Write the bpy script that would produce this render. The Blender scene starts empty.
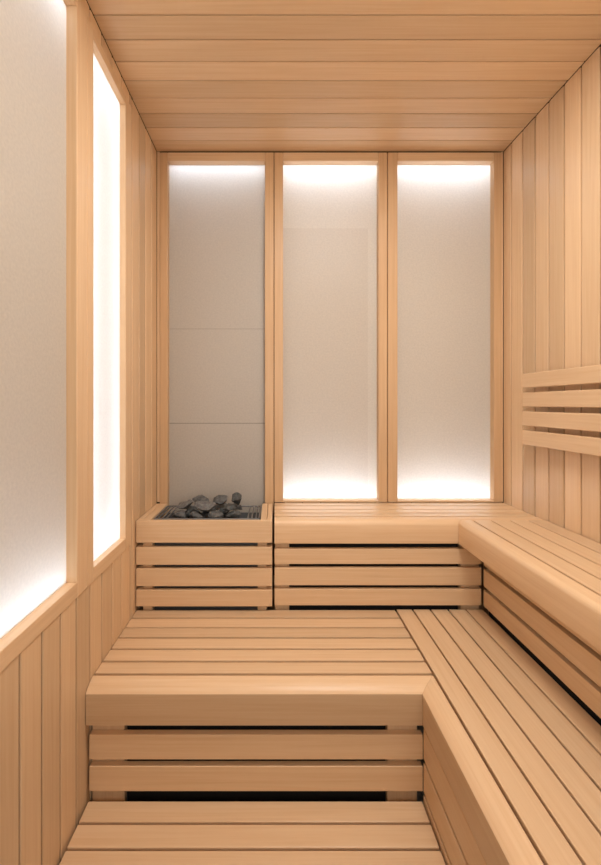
import bpy, bmesh, math, random
from mathutils import Vector, noise
random.seed(11)
C = bpy.context.scene
COL = C.collection
C.view_settings.view_transform = 'Standard'
C.view_settings.look = 'None'

U = 1/200.0            # one back-wall pixel in metres
EYE = 1.5
YB = 2.05              # back wall distance
def Z(u): return EYE + u*U      # u = units above the eye
XL, XR = -117*U, 229*U
ZC = Z(252)
Y1 = YB/1.188          # front of upper benches
Y2 = YB/1.615          # front of lower bench
YN = -0.75             # wall behind the camera
YE = -0.35             # near end of side benches

# ---------------------------------------------------------------- materials
def nodes(name):
    m = bpy.data.materials.new(name); m.use_nodes = True
    nt = m.node_tree
    return m, nt, nt.nodes['Principled BSDF']
def wood(name, axis, base=(0.790, 0.555, 0.338), dark=(0.720, 0.475, 0.268), var=0.11, rough=0.38):
    m, nt, b = nodes(name)
    N, L = nt.nodes, nt.links
    tc = N.new('ShaderNodeTexCoord'); geo = N.new('ShaderNodeNewGeometry')
    mp = N.new('ShaderNodeMapping')
    sc = [95, 95, 95]; sc[axis] = 2.4
    mp.inputs['Scale'].default_value = sc
    off = N.new('ShaderNodeVectorMath'); off.operation = 'SCALE'
    off.inputs[0].default_value = (13.1, 7.7, 21.3)
    L.new(geo.outputs['Random Per Island'], off.inputs['Scale'])
    add = N.new('ShaderNodeVectorMath'); add.operation = 'ADD'
    L.new(tc.outputs['Object'], add.inputs[0]); L.new(off.outputs[0], add.inputs[1])
    L.new(add.outputs[0], mp.inputs['Vector'])
    n1 = N.new('ShaderNodeTexNoise'); n1.inputs['Scale'].default_value = 1.0
    n1.inputs['Detail'].default_value = 5; n1.inputs['Roughness'].default_value = 0.6
    n1.inputs['Distortion'].default_value = 0.4
    L.new(mp.outputs[0], n1.inputs['Vector'])
    r = N.new('ShaderNodeValToRGB')
    r.color_ramp.elements[0].position = 0.28; r.color_ramp.elements[0].color = (*dark, 1)
    r.color_ramp.elements[1].position = 0.65; r.color_ramp.elements[1].color = (*base, 1)
    L.new(n1.outputs['Fac'], r.inputs[0])
    hs = N.new('ShaderNodeHueSaturation')
    mr = N.new('ShaderNodeMapRange'); mr.inputs['To Min'].default_value = 1-var; mr.inputs['To Max'].default_value = 1+var*0.6
    L.new(geo.outputs['Random Per Island'], mr.inputs['Value'])
    L.new(mr.outputs[0], hs.inputs['Value']); L.new(r.outputs[0], hs.inputs['Color'])
    L.new(hs.outputs[0], b.inputs['Base Color'])
    b.inputs['Roughness'].default_value = rough
    b.inputs['Specular IOR Level'].default_value = 0.45
    bp = N.new('ShaderNodeBump'); bp.inputs['Strength'].default_value = 0.05; bp.inputs['Distance'].default_value = 0.002
    L.new(n1.outputs['Fac'], bp.inputs['Height']); L.new(bp.outputs[0], b.inputs['Normal'])
    return m
WX, WY, WZ = wood('wood_x', 0, var=.14), wood('wood_y', 1, var=.11), wood('wood_z', 2, var=.18)
WF = wood('wood_window_post', 2, (0.67, 0.44, 0.245), (0.60, 0.375, 0.20), .08)
def plain(name, col, rough=0.6, metal=0.0, bump=0, bscale=60):
    m, nt, b = nodes(name)
    b.inputs['Roughness'].default_value = rough; b.inputs['Metallic'].default_value = metal
    N, L = nt.nodes, nt.links
    tc = N.new('ShaderNodeTexCoord')
    n = N.new('ShaderNodeTexNoise'); n.inputs['Scale'].default_value = bscale; n.inputs['Detail'].default_value = 5
    L.new(tc.outputs['Object'], n.inputs['Vector'])
    r = N.new('ShaderNodeValToRGB')
    r.color_ramp.elements[0].color = (*[c*0.9 for c in col], 1); r.color_ramp.elements[1].color = (*[min(1, c*1.06) for c in col], 1)
    L.new(n.outputs['Fac'], r.inputs[0]); L.new(r.outputs[0], b.inputs['Base Color'])
    if bump:
        bp = N.new('ShaderNodeBump'); bp.inputs['Strength'].default_value = bump; bp.inputs['Distance'].default_value = 0.003
        L.new(n.outputs['Fac'], bp.inputs['Height']); L.new(bp.outputs[0], b.inputs['Normal'])
    return m
def frosted(name, col, fac=.30, tcol=(.92, .95, 1)):
    """frosted translucent sheet: room light from the front, led light through from behind"""
    m = bpy.data.materials.new(name); m.use_nodes = True; nt = m.node_tree; nt.nodes.clear()
    N, L = nt.nodes, nt.links
    tc = N.new('ShaderNodeTexCoord'); n = N.new('ShaderNodeTexNoise'); n.inputs['Scale'].default_value = 120; n.inputs['Detail'].default_value = 4
    L.new(tc.outputs['Object'], n.inputs['Vector'])
    r = N.new('ShaderNodeValToRGB')
    r.color_ramp.elements[0].color = (*[c*0.80 for c in col], 1); r.color_ramp.elements[1].color = (*[min(1, c*1.14) for c in col], 1)
    L.new(n.outputs['Fac'], r.inputs[0])
    bp = N.new('ShaderNodeBump'); bp.inputs['Strength'].default_value = .3; bp.inputs['Distance'].default_value = 0.002
    L.new(n.outputs['Fac'], bp.inputs['Height'])
    b = N.new('ShaderNodeBsdfPrincipled'); b.inputs['Roughness'].default_value = .4; b.inputs['Specular IOR Level'].default_value = .4
    L.new(r.outputs[0], b.inputs['Base Color']); L.new(bp.outputs[0], b.inputs['Normal'])
    tr = N.new('ShaderNodeBsdfTranslucent'); tr.inputs[0].default_value = (*tcol, 1)
    mx = N.new('ShaderNodeMixShader'); mx.inputs[0].default_value = fac
    L.new(b.outputs[0], mx.inputs[1]); L.new(tr.outputs[0], mx.inputs[2])
    o = N.new('ShaderNodeOutputMaterial'); L.new(mx.outputs[0], o.inputs[0])
    return m
PANEL = frosted('frosted_sheet', (0.79, 0.71, 0.60))
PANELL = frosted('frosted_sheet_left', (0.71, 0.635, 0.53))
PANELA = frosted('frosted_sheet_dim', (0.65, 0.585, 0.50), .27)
PANEL2 = frosted('frosted_sheet_reflection', (0.73, 0.64, 0.53))  # sheet tone that carries a painted doorway reflection
LINER = plain('grey_cavity_liner', (.46, .44, .41), .8)
GROOVE = plain('groove_wood', (0.13, 0.07, 0.035), 0.9)
JOINT = plain('joint_seal', (0.38, 0.345, 0.30), 0.7)
JOINT2 = plain('joint_seal_faint', (0.43, 0.39, 0.34), 0.7)
GAP_SHADE = plain('gap_shade', (0.012, 0.010, 0.009), 0.9)  # near-black, puts the shade under seats and behind slats into the colour
STEEL = plain('dark_steel', (0.24, 0.24, 0.24), 0.4, 0.6)
TILE = plain('grey_stone_floor', (0.30, 0.29, 0.27), 0.6, 0, 0.2, 20)
def led(name, strength, col=(0.92, 0.96, 1.0)):
    m = bpy.data.materials.new(name); m.use_nodes = True
    nt = m.node_tree; nt.nodes.clear()
    e = nt.nodes.new('ShaderNodeEmission'); o = nt.nodes.new('ShaderNodeOutputMaterial')
    e.inputs[0].default_value = (*col, 1); e.inputs[1].default_value = strength
    nt.links.new(e.outputs[0], o.inputs[0]); return m
LED = led('led_white', 13.5); LED1 = led('led_white_dim', 9.5); LEDN = led('led_narrow', 7); LEDL = led('led_wide', 10)
def stone_mat(name, c):
    m, nt, b = nodes(name); N, L = nt.nodes, nt.links
    tc = N.new('ShaderNodeTexCoord'); n = N.new('ShaderNodeTexNoise'); n.inputs['Scale'].default_value = 90; n.inputs['Detail'].default_value = 8
    L.new(tc.outputs['Object'], n.inputs['Vector'])
    r = N.new('ShaderNodeValToRGB'); r.color_ramp.elements[0].position = .3; r.color_ramp.elements[1].position = .75
    r.color_ramp.elements[0].color = (*[k*0.5 for k in c], 1); r.color_ramp.elements[1].color = (*[k*1.5 for k in c], 1)
    L.new(n.outputs['Fac'], r.inputs[0]); L.new(r.outputs[0], b.inputs['Base Color'])
    b.inputs['Roughness'].default_value = 0.85
    bp = N.new('ShaderNodeBump'); bp.inputs['Strength'].default_value = 0.9; bp.inputs['Distance'].default_value = 0.004
    L.new(n.outputs['Fac'], bp.inputs['Height']); L.new(bp.outputs[0], b.inputs['Normal'])
    return m
ST = [stone_mat('stone_grey', (0.12, 0.12, 0.115)), stone_mat('stone_dark', (0.08, 0.084, 0.08)), stone_mat('stone_pale', (0.155, 0.152, 0.146))]

# ---------------------------------------------------------------- mesh helpers
def box(bm, x0, x1, y0, y1, z0, z1, bev=0.002, seg=2, dark=False):
    r = bmesh.ops.create_cube(bm, size=1.0)
    vs = r['verts']
    for v in vs:
        v.co = Vector((x0 + (v.co.x+.5)*(x1-x0), y0 + (v.co.y+.5)*(y1-y0), z0 + (v.co.z+.5)*(z1-z0)))
    if dark:
        for f in {f for v in vs for f in v.link_faces}: f.material_index = 1
    if bev > 0:
        es = list({e for v in vs for e in v.link_edges})
        bmesh.ops.bevel(bm, geom=es, offset=bev, segments=seg, affect='EDGES', profile=0.5, clamp_overlap=True)
def quad(bm, pts, mi=0):
    f = bm.faces.new([bm.verts.new(p) for p in pts]); f.material_index = mi; return f
def obj(name, bm, mat, parent=None, smooth=False, second=None, recalc=True):
    me = bpy.data.meshes.new(name)
    if recalc: bmesh.ops.recalc_face_normals(bm, faces=bm.faces[:])
    if parent is not None:
        bmesh.ops.translate(bm, verts=bm.verts[:], vec=-parent_world(parent))
    two = any(f.material_index == 1 for f in bm.faces)
    bm.to_mesh(me); bm.free()
    me.materials.append(mat)
    if two: me.materials.append(second or GROOVE)
    if smooth:
        for p in me.polygons: p.use_smooth = True
    o = bpy.data.objects.new(name, me); COL.objects.link(o)
    if parent is not None: o.parent = parent
    return o
def parent_world(p):
    v = Vector(p.location)
    while p.parent is not None:
        p = p.parent; v += Vector(p.location)
    return v
def thing(name, label, cat, loc, group=None):
    o = bpy.data.objects.new(name, None); COL.objects.link(o); o.location = loc
    o['label'] = label; o['category'] = cat
    if group: o['group'] = group
    return o
def structure(o, label=None, cat=None):
    o['kind'] = 'structure'
    if label: o['label'] = label
    if cat: o['category'] = cat
    return o
def bx(name, mat, parent, *a, **k):
    bm = bmesh.new(); box(bm, *a, **k); return obj(name, bm, mat, parent)

# ---------------------------------------------------------------- room shell
PITCH = 0.090; GAP = 0.0042; GW = 0.0072; TH = 0.014
def planks_y(bm, xin, sgn, y0, y1, z0, z1, start=YB):
    k = 0
    while True:
        a = start - k*PITCH; b = a - PITCH; k += 1
        if b >= y1: continue
        if a <= y0: break
        A, B = min(a, y1) - GW/2, max(b, y0) + GW/2
        if A - B < 0.006: continue
        xa, xb = sorted((xin, xin + sgn*TH))
        box(bm, xa, xb, B, A, z0, z1, 0.0028)
# floor
bm = bmesh.new()
n = 6
for i in range(n):
    for j in range(9):
        w = (XR-XL)/n; d = (YB+.1-YN)/9
        box(bm, XL+i*w+.002, XL+(i+1)*w-.002, YN+j*d+.002, YN+(j+1)*d-.002, -0.012, 0, 0.001, 1)
box(bm, XL-.2, XR+.1, YN-.1, YB+.25, -0.05, -0.008, 0)
structure(obj('floor', bm, TILE), 'grey stone tile floor of the sauna', 'floor')
# ceiling
bm = bmesh.new(); k = 0
while YB - k*PITCH > YN:
    a = YB - k*PITCH; b = max(a-PITCH, YN); k += 1
    if a-b > .01: box(bm, XL, XR, b+GAP/2, a-GAP/2, ZC, ZC+TH, 0.0025)
box(bm, XL-.2, XR+.1, YN-.1, YB+.25, ZC+.011, ZC+.05, 0, dark=True)
structure(obj('ceiling', bm, WX), 'pale wooden board ceiling with boards running across the sauna', 'ceiling')
# right wall
bm = bmesh.new(); planks_y(bm, XR, 1, YN, YB, 0, ZC-.0003, start=YB+.02)
box(bm, XR+.011, XR+.05, YN-.1, YB+.25, -.01, ZC+.02, 0, dark=True)
structure(obj('wall_right', bm, WZ), 'right wall of pale vertical wooden boards', 'wall')
# left wall
LY = [1.665, 1.272, -0.30]
ZLB, ZLT = Z(-114), Z(241)
bm = bmesh.new()
planks_y(bm, XL, -1, LY[0], YB, 0, ZC-.0003)
planks_y(bm, XL, -1, LY[2], LY[0], 0, ZLB, start=LY[0])
planks_y(bm, XL, -1, LY[2], LY[0], ZLT, ZC-.0003, start=LY[0])
planks_y(bm, XL, -1, YN, LY[2], 0, ZC-.0003)
for (a, b, c, d) in ((LY[0], YB+.25, -.01, ZC+.02), (LY[2], LY[0], -.01, ZLB-.002), (LY[2], LY[0], ZLT+.002, ZC+.02), (YN-.1, LY[2], -.01, ZC+.02)):
    box(bm, XL-.05, XL-.011, a, b, c, d, 0, dark=True)
structure(obj('wall_left', bm, WZ), 'left wall of pale vertical wooden boards under two lit panels', 'wall')
# back wall below the windows
bm = bmesh.new(); n = 19
for i in range(n):
    w = (XR-XL)/n
    box(bm, XL+i*w+GAP/2, XL+(i+1)*w-GAP/2, YB, YB+TH, 0, Z(-98.5) if i*w > 117*U else Z(-172), 0.0025)
box(bm, XL-.05, 0-.001, YB+.011, YB+.05, -.01, Z(-172), 0, dark=True)
box(bm, 0, XR+.05, YB+.011, YB+.05, -.01, Z(-98.5), 0, dark=True)
box(bm, XL-.05, XR+.05, YB+.19, YB+.22, -.01, ZC+.02, 0, dark=True)
structure(obj('wall_back', bm, WZ), 'back wall of wooden boards below the three tall lit panels', 'wall')
# wall behind the camera: boards around a glass door
bm = bmesh.new(); n = 19
DX0, DX1, DZ = -0.42, 0.98, 2.35
for i in range(n):
    w = (XR-XL)/n; a, b = XL+i*w+GAP/2, XL+(i+1)*w-GAP/2
    if b < DX0 or a > DX1: box(bm, a, b, YN-TH, YN, 0, ZC-.001, 0.0025)
    else: box(bm, a, b, YN-TH, YN, DZ, ZC-.001, 0.0025)
box(bm, XL-.05, DX0-.03, YN-.05, YN-.006, -.01, ZC+.02, 0); box(bm, DX1+.03, XR+.05, YN-.05, YN-.006, -.01, ZC+.02, 0)
box(bm, DX0-.03, DX1+.03, YN-.05, YN-.006, DZ+.01, ZC+.02, 0)
structure(obj('wall_front', bm, WZ), 'wooden board wall around the glass door', 'wall')
dm, nt, b = nodes('clear_glass')
b.inputs['Transmission Weight'].default_value = 1; b.inputs['Roughness'].default_value = 0.02
b.inputs['Base Color'].default_value = (.95, 1, .97, 1)
dr = bpy.data.objects.new('door_1', None); COL.objects.link(dr); dr.location = ((DX0+DX1)/2, YN-.03, 0)
structure(dr, 'glass sauna door in a slim wooden frame', 'door')
bx('door_glass', dm, dr, DX0+.05, DX1-.05, YN-.034, YN-.026, .02, DZ-.05, bev=0.001)
bm = bmesh.new()
box(bm, DX0, DX0+.048, YN-.05, YN, 0, DZ); box(bm, DX1-.048, DX1, YN-.05, YN, 0, DZ); box(bm, DX0+.05, DX1-.05, YN-.05, YN, DZ-.048, DZ)
obj('door_frame', bm, WZ, dr)
bx('door_handle', WZ, dr, DX1-.14, DX1-.11, YN-.02, YN+.03, .9, 1.3, bev=.006)

# ---------------------------------------------------------------- back windows
CAV = .080
def window_back(n, x0, x1, gx0, gx1, zb, gzb, bottom_led, label, lmat, pmat, splits=(), rect=None):
    w = bpy.data.objects.new('window_%d' % n, None); COL.objects.link(w)
    w.location = ((x0+x1)/2*U, YB, Z(zb)); structure(w, label, 'window')
    X0, X1, G0, G1 = x0*U+.0015, x1*U-.0015, gx0*U, gx1*U
    ZB, ZT, GB, GT = Z(zb), Z(250.5), Z(gzb), Z(242)
    D = .036; ys = YB+.026
    yf = YB-.010
    for a, b in ((X0, G0), (G1, X1)):
        bx('frame_post', WF, w, a, b, yf, YB+D, ZB, ZT, bev=.002)
    bx('frame_rail', WX, w, G0+.0005, G1-.0005, yf, YB+D, GT, ZT, bev=.002)
    bx('frame_rail', WX, w, G0+.0005, G1-.0005, yf, YB+D, ZB, GB, bev=.0015)
    y0, y1 = YB+D+.003, YB+D+CAV-.003
    zt_ = GT+.012; zb_ = GB-.012
    bx('led_strip', lmat, w, G0+.006, G1-.006, y0, y1, zt_-.008, zt_-.002, bev=.001)
    if bottom_led: bx('led_strip', lmat, w, G0+.006, G1-.006, y0, y1, zb_+.002, zb_+.008, bev=.001)
    bm = bmesh.new(); a, b, c, d = G0-.002, G1+.002, YB+D+.0005, YB+D+CAV
    quad(bm, [(a, d, zb_), (b, d, zb_), (b, d, zt_), (a, d, zt_)]); quad(bm, [(a, c, zb_), (a, d, zb_), (a, d, zt_), (a, c, zt_)])
    quad(bm, [(b, c, zb_), (b, d, zb_), (b, d, zt_), (b, c, zt_)]); quad(bm, [(a, c, zb_), (b, c, zb_), (b, d, zb_), (a, d, zb_)]); quad(bm, [(a, c, zt_), (b, c, zt_), (b, d, zt_), (a, d, zt_)])
    obj('light_cavity', bm, LINER, w)
    bm = bmesh.new()
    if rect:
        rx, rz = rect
        quad(bm, [(G0, ys, GB), (rx, ys, GB), (rx, ys, rz), (G0, ys, rz)], 1)  # reflected rectangle, put into the sheet colour
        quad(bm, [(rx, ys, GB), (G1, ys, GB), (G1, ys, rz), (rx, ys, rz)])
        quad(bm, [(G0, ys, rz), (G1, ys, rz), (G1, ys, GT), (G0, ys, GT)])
    else:
        quad(bm, [(G0, ys, GB), (G1, ys, GB), (G1, ys, GT), (G0, ys, GT)])
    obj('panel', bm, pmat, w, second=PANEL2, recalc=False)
    for z, h, jm in splits:
        bx('panel_joint', jm, w, G0+.001, G1-.001, ys-.0015, ys-.0003, z-h, z+h, bev=0)
window_back(1, -114, 0, -106, -9, -172, -170, False, 'tall lit panel window behind the stone heater, joints across it', LED1, PANELA, ((Z(-19.5), .0018, JOINT), (Z(76), .0008, JOINT2)))
window_back(2, 0, 113, 9, 104, -98, -96, True, 'tall lit panel window in the middle with a faint rectangular reflection', LED, PANEL, (), (104*U-.045, Z(178)))
window_back(3, 113, 227, 123, 219, -98, -96, True, 'tall lit panel window nearest the right wall of the sauna', LED, PANEL, ())
bx('trim_1', WZ, None, XL+.001, -114*U, YB-.004, YB+.06, Z(-98), ZC-.0005)['kind'] = 'structure'
bx('trim_2', WZ, None, 227*U, XR-.001, YB-.004, YB+.06, Z(-98), ZC-.0005)['kind'] = 'structure'

# ---------------------------------------------------------------- left windows
def window_left(n, y0, y1, gy0, gy1, full, label):
    w = bpy.data.objects.new('window_%d' % n, None); COL.objects.link(w)
    w.location = (XL, (y0+y1)/2, ZLB); structure(w, label, 'window')
    GB, GT = Z(-105), Z(234); D = .038; xf = XL+.006; xs = XL-.016 if full else XL-.026
    y0 += .0012; y1 -= .0012
    bx('frame_post', WZ, w, XL-D, xf, y0, gy0, ZLB, ZLT, bev=.0025); bx('frame_post', WZ, w, XL-D, xf, gy1, y1, ZLB, ZLT, bev=.0025)
    bx('frame_rail', WY, w, XL-D, xf, gy0+.0005, gy1-.0005, ZLB, GB, bev=.002); bx('frame_rail', WY, w, XL-D, xf, gy0+.0005, gy1-.0005, GT, ZLT, bev=.002)
    e = LEDN if full else LEDL
    x1, x0 = XL-D-.003, XL-D-CAV+.003
    zb_, zt_ = GB-.012, GT+.012
    for a, b in ((zb_+.002, zb_+.008), (zt_-.008, zt_-.002)):
        bx('led_strip', LEDL, w, x0, x1, gy0+.01, gy1-.01, a, b, bev=.001)
    if full:
        for a, b in ((gy0+.001, gy0+.006), (gy1-.006, gy1-.001)):
            bx('led_strip', e, w, x0, x1, a, b, GB, GT, bev=.001)
    bm = bmesh.new(); a, b, c, d = gy0-.002, gy1+.002, XL-D-.0005, XL-D-CAV
    quad(bm, [(d, a, zb_), (d, b, zb_), (d, b, zt_), (d, a, zt_)]); quad(bm, [(c, a, zb_), (d, a, zb_), (d, a, zt_), (c, a, zt_)])
    quad(bm, [(c, b, zb_), (d, b, zb_), (d, b, zt_), (c, b, zt_)]); quad(bm, [(c, a, zb_), (c, b, zb_), (d, b, zb_), (d, a, zb_)]); quad(bm, [(c, a, zt_), (c, b, zt_), (d, b, zt_), (d, a, zt_)])
    obj('light_cavity', bm, LINER, w)
    bm = bmesh.new(); quad(bm, [(xs, gy0, GB), (xs, gy1, GB), (xs, gy1, GT), (xs, gy0, GT)]); obj('panel', bm, PANELL, w, recalc=False)
window_left(4, LY[1], LY[0], 1.3175, 1.60, True, 'narrow brightly glowing panel window in the left wall')
window_left(5, LY[2], LY[1], LY[2]+.055, 1.206, False, 'wide greyish panel window in the left wall, nearest the viewer')

# ---------------------------------------------------------------- benches
def nose_profile(h, w, Rs, Rz, soft, r2=.004):
    p = [(w, -.004), (w-.003, 0)]
    for i in range(13):
        t = i/12; a = math.pi/2*t
        arc = (Rs-Rs*math.sin(a), -Rz+Rz*math.cos(a))
        ch = (Rs*(1-t), -Rz*t)
        p.append((arc[0]*soft+ch[0]*(1-soft), arc[1]*soft+ch[1]*(1-soft)))
    for i in range(4):
        a = math.pi/2*i/3
        p.append((r2-r2*math.cos(a), -h+r2-r2*math.sin(a)))
    p.append((w, -h))
    return p
def nosing(parent, along, face, a0, k0, a1, k1, ztop, h, w, mat, Rs=.018, Rz=.018, soft=.85):
    bm = bmesh.new(); P = nose_profile(h, w, Rs, Rz, soft)
    rings = []
    for (a, k) in ((a0, k0), (a1, k1)):
        ring = []
        for s, z in P:
            t = a + k*s
            ring.append(bm.verts.new((t, face+s, ztop+z) if along == 'x' else (face+s, t, ztop+z)))
        rings.append(ring)
    n = len(P)
    for i in range(n):
        j = (i+1) % n
        f = bm.faces.new((rings[0][i], rings[0][j], rings[1][j], rings[1][i]))
        f.smooth = True
    bm.faces.new(rings[0]); bm.faces.new(rings[1][::-1])
    me_o = obj('nosing', bm, mat, parent)
    md = me_o.modifiers.new('e', 'EDGE_SPLIT'); md.split_angle = math.radians(24)
    return me_o
NW = 11*U; ST_TH = .026
def seat_x(parent, x0, x1, y0, y1, n, ztop, G=.0105):
    bm = bmesh.new(); p = (y1-y0)/n
    for i in range(n): box(bm, x0, x1, y0+i*p+(G if i == 0 else G/2), y0+(i+1)*p-G/2, ztop-ST_TH, ztop, .002)
    obj('seat', bm, WX, parent)
    k = 4; d = (x1-x0-.12)/(k-1)
    for i in range(k):
        a = x0+.03+i*d
        bx('cross_batten', GAP_SHADE, parent, a, a+.05, y0-NW+.02, y1-.01, ztop-ST_TH-.031, ztop-ST_TH-.0005, bev=.001)  # battens coloured near-black so the seat gaps look shaded
def seat_y(parent, y0, y1, x0, x1, n, ztop, G=.0068):
    bm = bmesh.new(); p = (x1-x0)/n
    for i in range(n): box(bm, x0+i*p+(G if i == 0 else G/2), x0+(i+1)*p-G/2, y0, y1, ztop-ST_TH, ztop, .002)
    obj('seat', bm, WY, parent)
    k = 5; d = (y1-y0-.2)/(k-1)
    for i in range(k):
        a = y0+.03+i*d
        bx('cross_batten', GAP_SHADE, parent, x0-NW+.02, x1-.01, a, a+.05, ztop-ST_TH-.031, ztop-ST_TH-.0005, bev=.001)  # near-black too, painted shade below the seat gaps
upper = [(122.6, 135.6), (138.8, 153.6), (156.8, 170.6)]
upperR = [(120.5, 135.8), (138.8, 153.2), (156.2, 169.8)]
lower = [(206.5, 222), (226.3, 241.8)]
lowerR = [(202, 221.2), (223.6, 241.6)]
RT = .022
NU = 19.8*U
ZU, ZL, ZS = Z(-98), Z(-175), Z(-247)
LN = dict(Rs=.050, Rz=.024, soft=.5)

# back upper bench
t = thing('sauna_bench', 'short upper wooden bench along the back wall, right of the stone heater', 'bench', (77*U, (Y1+YB)/2, ZL))
nosing(t, 'x', Y1, .002, 0, XR-.003, 0, ZU, NU, NW, WX, Rs=.022, Rz=.022)
seat_x(t, .002, XR-.003, Y1+NW, YB-.012, 4, ZU)
for a, b in upper: bx('riser_slat', WX, t, .002, 175.8*U, Y1+.010, Y1+.010+RT, Z(-b), Z(-a), bev=.002)
for a, b in ((.004, 13*U), (160*U, 175.8*U)): bx('support_post', WZ, t, a, b, Y1+.0325, Y1+.055, .0005, ZU-NU-.001)
bx('shade_board', GAP_SHADE, t, 13*U+.001, 160*U-.001, Y1+.056, Y1+.062, ZL-.06, ZU-ST_TH-.04, bev=0)  # added black sheet, stands for the shade behind the riser slats
# right upper bench
t = thing('sauna_bench', 'upper wooden bench along the right wall below the backrest slats', 'bench', ((155+229)/2*U, .7, ZL))
nosing(t, 'y', 155*U, YE, 0, Y1-.004, 0, ZU+.003, NU+.003, NW, WY)
seat_y(t, YE, Y1-.005, 155*U+NW, XR-.002, 4, ZU+.003)
for a, b in upperR: bx('riser_slat', WY, t, 176*U+.001, 176*U+.001+RT, YE, Y1-.001, Z(-b), Z(-a), bev=.0015)
for a in (YE+.02, .35, 1.0): bx('support_post', GAP_SHADE, t, 176*U+.0305, 176*U+.052, a, a+.06, .0005, ZU-ST_TH-.032)
bx('shade_board', GAP_SHADE, t, 176*U+.0235, 176*U+.030, YE+.002, Y1-.001, ZL-.06, ZU-ST_TH-.034, bev=0)  # added black sheet close behind the slats, painted shade
# lower bench across
t = thing('sauna_bench', 'lower wide wooden bench platform in front of the stone heater', 'bench', (-10*U, (Y1+Y2)/2, 0))
nosing(t, 'x', Y2, XL+.002, 0, 92*U-.0004, 1, ZL, 24.5*U, NW, WX, **LN)
seat_x(t, XL+.002, 103*U-.001, Y2+NW, Y1+.022, 6, ZL)
for a, b in lower: bx('riser_slat', WX, t, XL+.008, 93.0*U, Y2+.010, Y2+.010+RT, Z(-b), Z(-a), bev=.002)
bx('riser_slat', WX, t, XL+.008, 93.0*U, Y2+.010, Y2+.010+RT, Z(-268), Z(-252), bev=.003)
bx('riser_slat', WX, t, XL+.008, 93.0*U, Y2+.010, Y2+.010+RT, Z(-290), Z(-274), bev=.003)
for a, b in ((XL+.008, XL+.11), (72*U, 91*U)): bx('support_post', WZ, t, a, b, Y2+.0325, Y2+.055, .0005, ZL-ST_TH-.032)
bx('shade_board', GAP_SHADE, t, XL+.111, 72*U-.001, Y2+.056, Y2+.062, .001, ZL-ST_TH-.034, bev=0)  # added black sheet that paints the dark under the platform
# right lower bench
t = thing('sauna_bench', 'lower wooden bench running along the right side to the viewer', 'bench', (140*U, .7, 0))
nosing(t, 'y', 92*U, YE, 0, Y2-.0004, 1, ZL, 24.5*U, NW, WY, **LN)
seat_y(t, YE, Y1+.022, 103*U, 178.5*U, 5, ZL)
for a, b in lowerR + [(244, 262), (264.4, 282)]: bx('riser_slat', WY, t, 93.1*U, 93.1*U+RT, YE, Y2+.0098, Z(-b), Z(-a), bev=.0025)
for a in (YE+.02, .35, .85): bx('support_post', WZ, t, 94*U+.0345, 94*U+.055, a, a+.06, .0005, ZL-ST_TH-.032)
bx('shade_board', GROOVE, t, 94*U+.0225, 94*U+.034, YE+.002, Y2+.009, .001, ZL-ST_TH-.034, bev=0)  # added dark board, shade of the riser gaps put into its colour
# step
t = thing('step', 'low wooden step in front of the lower bench platform', 'step', (-12*U, 1.08, 0))
bm = bmesh.new(); y = Y2+.006
while y > .86:
    box(bm, XL+.008, 92.2*U, y-.0630, y, ZS-ST_TH, ZS, .0025); y -= .0705
obj('tread', bm, WX, t)
yf = y+.0705-.0630
bx('riser_slat', WX, t, XL+.008, 91*U, yf+.005, yf+.027, ZS-.11, ZS-ST_TH-.006)
bx('riser_slat', WX, t, XL+.008, 91*U, yf+.005, yf+.027, ZS-.20, ZS-.115)
for a in (XL+.02, -.1, 91*U-.06): bx('support_post', GAP_SHADE, t, a, a+.05, yf+.028, Y2, .0005, ZS-ST_TH-.0005)

# ---------------------------------------------------------------- backrest
t = thing('backrest', 'slatted wooden backrest fixed to the right wall above the bench', 'backrest', (XR, .7, Z(-35)))
zz = 26.5
for i in range(4):
    bx('backrest_slat', WY, t, 219*U, 219*U+.022, YE, 1.81, Z(zz-12.4), Z(zz), bev=.003); zz -= 12.4+4.1
for y in (-.2, .55, 1.25): bx('backrest_bracket', WZ, t, 219*U+.0225, XR-.0002, y, y+.05, Z(-34), Z(26))

# ---------------------------------------------------------------- heater
hx1 = -1.5*U
t = thing('heater_guard', 'slatted wooden guard rail box around the stone heater', 'heater guard', (-58*U, Y1+.15, ZL))
H = [(98.5, 117), (120.8, 135.6), (138.8, 153.6), (156.8, 170.6)]
gx0, gx1 = XL+.004, hx1
for a, b in H:
    bx('guard_slat', WX, t, gx0, gx1, Y1+.001, Y1+.023, Z(-b), Z(-a), bev=.002)
    bx('guard_slat', WY, t, gx0, gx0+.022, Y1+.0235, YB-.02, Z(-b), Z(-a), bev=.002)
    bx('guard_slat', WY, t, gx1-.022, gx1, Y1+.0235, YB-.02, Z(-b), Z(-a), bev=.002)
bx('top_rail', WY, t, gx0+.0235, gx0+.055, Y1+.0235, YB-.02, Z(-103), Z(-98.5))
bx('top_rail', WY, t, gx1-.050, gx1-.0235, Y1+.0235, YB-.02, Z(-103), Z(-98.5))
for x in (gx0+.0225, gx1-.0625): bx('guard_post', WZ, t, x, x+.04, Y1+.0235, Y1+.0545, .0005, Z(-103.3))
bx('guard_post', WZ, t, gx0+.0225, gx0+.0525, YB-.05, YB-.02, .0005, Z(-103.3)); bx('guard_post', WZ, t, gx1-.0525, gx1-.0225, YB-.05, YB-.02, .0005, Z(-103.3))
bX0, bX1, bY0, bY1 = gx0+.062, gx1-.058, Y1+.056, YB-.045
t = thing('sauna_heater', 'dark steel electric sauna heater with open grated top inside the guard', 'heater', ((bX0+bX1)/2, (bY0+bY1)/2, 0))
zt = Z(-100)
bm = bmesh.new()
box(bm, bX0, bX1, bY0, bY0+.004, .08, zt-.03, .001); box(bm, bX0, bX1, bY1-.004, bY1, .08, zt-.03, .001)
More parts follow.
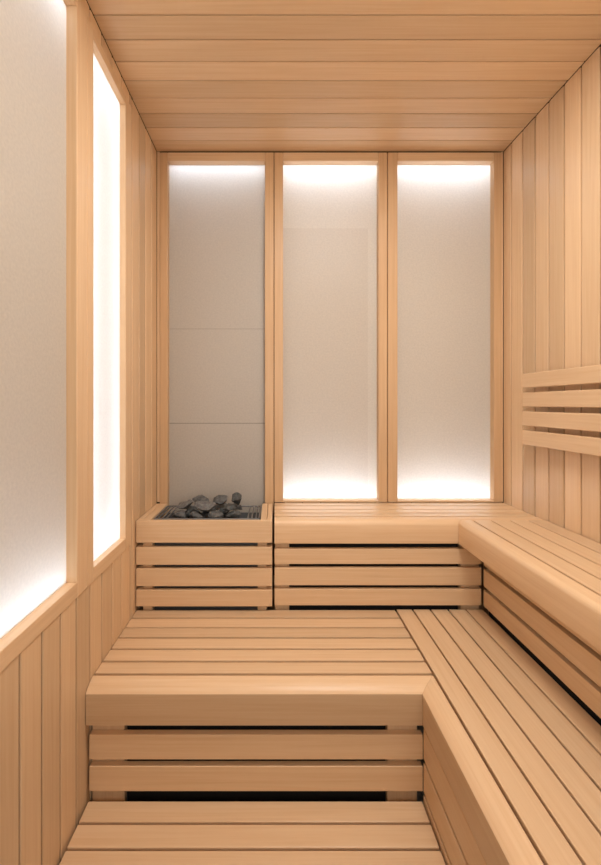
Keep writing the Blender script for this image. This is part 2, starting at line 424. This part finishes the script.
box(bm, bX0, bX0+.004, bY0, bY1, .08, zt-.03, .001); box(bm, bX1-.004, bX1, bY0, bY1, .08, zt-.03, .001); box(bm, bX0, bX1, bY0, bY1, .08, .09, 0)
box(bm, bX0+.004, bX1-.004, bY0+.004, bY1-.004, zt-.065, zt-.06, 0)
obj('body', bm, STEEL, t)
def rod(bm, a, b, r=.003, n=8):
    a, b = Vector(a), Vector(b); d = b-a
    q = d.to_track_quat('Z', 'Y'); m = q.to_matrix().to_4x4(); m.translation = (a+b)/2
    bmesh.ops.create_cone(bm, cap_ends=True, segments=n, radius1=r, radius2=r, depth=d.length, matrix=m)
for s in (0, 1):
    for k in range(3):
        x = bX0+.014+k*.018 if s == 0 else bX1-.014-k*.018
        bm = bmesh.new(); rod(bm, (x, bY0+.004, zt), (x, bY1-.004, zt), .0034)
        obj('grate_bar', bm, STEEL, t)
for k in range(13):
    x = bX0+.02+k*(bX1-bX0-.04)/12
    bm = bmesh.new(); rod(bm, (x, bY0+.004, zt), (x, bY0+.028, zt-.05), .0026); obj('grate_bar', bm, STEEL, t)
bm = bmesh.new()
for (a, b) in (((bX0, bY0), (bX1, bY0)), ((bX1, bY0), (bX1, bY1)), ((bX1, bY1), (bX0, bY1)), ((bX0, bY1), (bX0, bY0))):
    rod(bm, (a[0], a[1], zt), (b[0], b[1], zt), .0038)
obj('top_rim', bm, STEEL, t)
for x in (bX0+.03, bX1-.03):
    for y in (bY0+.03, bY1-.03):
        bm = bmesh.new(); rod(bm, (x, y, 0), (x, y, .08), .012, 12); obj('leg', bm, STEEL, t)
def stone(x, y, z, s, mi, label, rot=None):
    bm = bmesh.new()
    sx, sy, sz = s
    for i in range(14):
        v = Vector((random.gauss(0, 1), random.gauss(0, 1), random.gauss(0, 1))).normalized()
        v *= random.uniform(.95, 1.10)
        bm.verts.new((v.x*sx, v.y*sy, v.z*sz))
    bmesh.ops.convex_hull(bm, input=bm.verts[:])
    junk = [v for v in bm.verts if not v.link_faces]
    if junk: bmesh.ops.delete(bm, geom=junk, context='VERTS')
    bmesh.ops.bevel(bm, geom=bm.edges[:], offset=min(s)*.06, segments=1, affect='EDGES', profile=.6, clamp_overlap=True)
    bmesh.ops.triangulate(bm, faces=bm.faces[:])
    bmesh.ops.subdivide_edges(bm, edges=bm.edges[:], cuts=1, use_grid_fill=True)
    o0 = Vector((random.uniform(0, 50), 3, 7))
    for v in bm.verts: v.co += v.co.normalized()*min(s)*.10*noise.noise(v.co*45+o0)
    o = obj('sauna_stone', bm, ST[mi], None)
    o.location = (x, y, z)
    o.rotation_euler = rot or (random.uniform(-.25, .25), random.uniform(-.25, .25), random.uniform(-.4, .4))
    o['label'] = label; o['category'] = 'stone'; o['group'] = 'stones heaped in the sauna heater'
cx, cy = -60*U, (bY0+bY1)/2
SH = 'small grey sauna stone heaped among the others in the heater'
for i in range(5):
    for j in range(4):
        x = cx-.118+i*.058+random.uniform(-.003, .003); y = cy-.080+j*.052+random.uniform(-.003, .003)
        stone(x, y, zt-.030+random.uniform(-.003, .003), (.026, .023, .021), random.choice((0, 1, 0)), SH)
for (dx, dy) in ((-.120, -.062), (-.040, -.070), (.042, -.070), (.120, -.060), (-.085, .006), (-.005, .005), (.075, .006), (-.122, .073), (-.040, .074), (.042, .074), (.122, .070)):
    stone(cx+dx, cy+dy, zt+.008+random.uniform(-.003, .003), (.037, .032, .019), random.choice((0, 0, 1)), SH)
stone(cx-.008, cy-.048, zt+.043, (.056, .036, .018), 2, 'largest pale grey flat stone at the front of the heater heap', (.22, .08, .15))
stone(cx-.102, cy-.020, zt+.042, (.040, .034, .018), 2, 'pale grey stone on the left shoulder of the heater heap', (.15, -.2, .2))
stone(cx-.046, cy+.044, zt+.047, (.046, .036, .021), 0, 'mid grey stone on top of the heater heap behind the flat pale one', (.1, .2, .1))
stone(cx+.048, cy+.040, zt+.050, (.042, .036, .023), 0, 'grey stone on top of the heater heap beside the upright stone', (.1, -.25, .2))
stone(cx+.122, cy+.024, zt+.052, (.030, .029, .036), 1, 'dark upright stone at the right end of the heater heap', (0.1, .3, .1))
stone(cx+.092, cy-.052, zt+.038, (.038, .030, .016), 1, 'dark wedge stone at the front right of the heater heap', (.15, .1, -.2))

# ---------------------------------------------------------------- lights
def area(name, loc, rot, sx, sy, e, col):
    l = bpy.data.lights.new(name, 'AREA'); l.shape = 'RECTANGLE'; l.size = sx; l.size_y = sy; l.energy = e; l.color = col
    o = bpy.data.objects.new(name, l); COL.objects.link(o); o.location = loc; o.rotation_euler = rot
    return o
area('door_fill', ((XL+XR)/2+.1, YN+.06, 1.75), (math.radians(103), 0, 0), 1.2, 1.1, 13.5, (1, .98, .95))  # added fill lamp, stands in for light through the unseen door
area('ceiling_fill', ((XL+XR)/2+.1, .95, ZC-.02), (0, 0, 0), 0.5, .3, 18.5, (1, .98, .95))  # unseen fill lamp, added to brighten benches and walls from above
wd = bpy.data.worlds.new('World'); C.world = wd; wd.use_nodes = True
wd.node_tree.nodes['Background'].inputs[0].default_value = (1, .95, .9, 1); wd.node_tree.nodes['Background'].inputs[1].default_value = .5

# ---------------------------------------------------------------- camera
cd = bpy.data.cameras.new('Camera'); cam = bpy.data.objects.new('Camera', cd); COL.objects.link(cam)
cam.location = (0, 0, EYE); cam.rotation_euler = (math.radians(90), 0, 0)
cd.sensor_fit = 'AUTO'; cd.sensor_width = 36; cd.lens = 410/865*36
cd.shift_x = 26.5/865; cd.shift_y = -28.5/865; cd.clip_start = .02
C.camera = cam
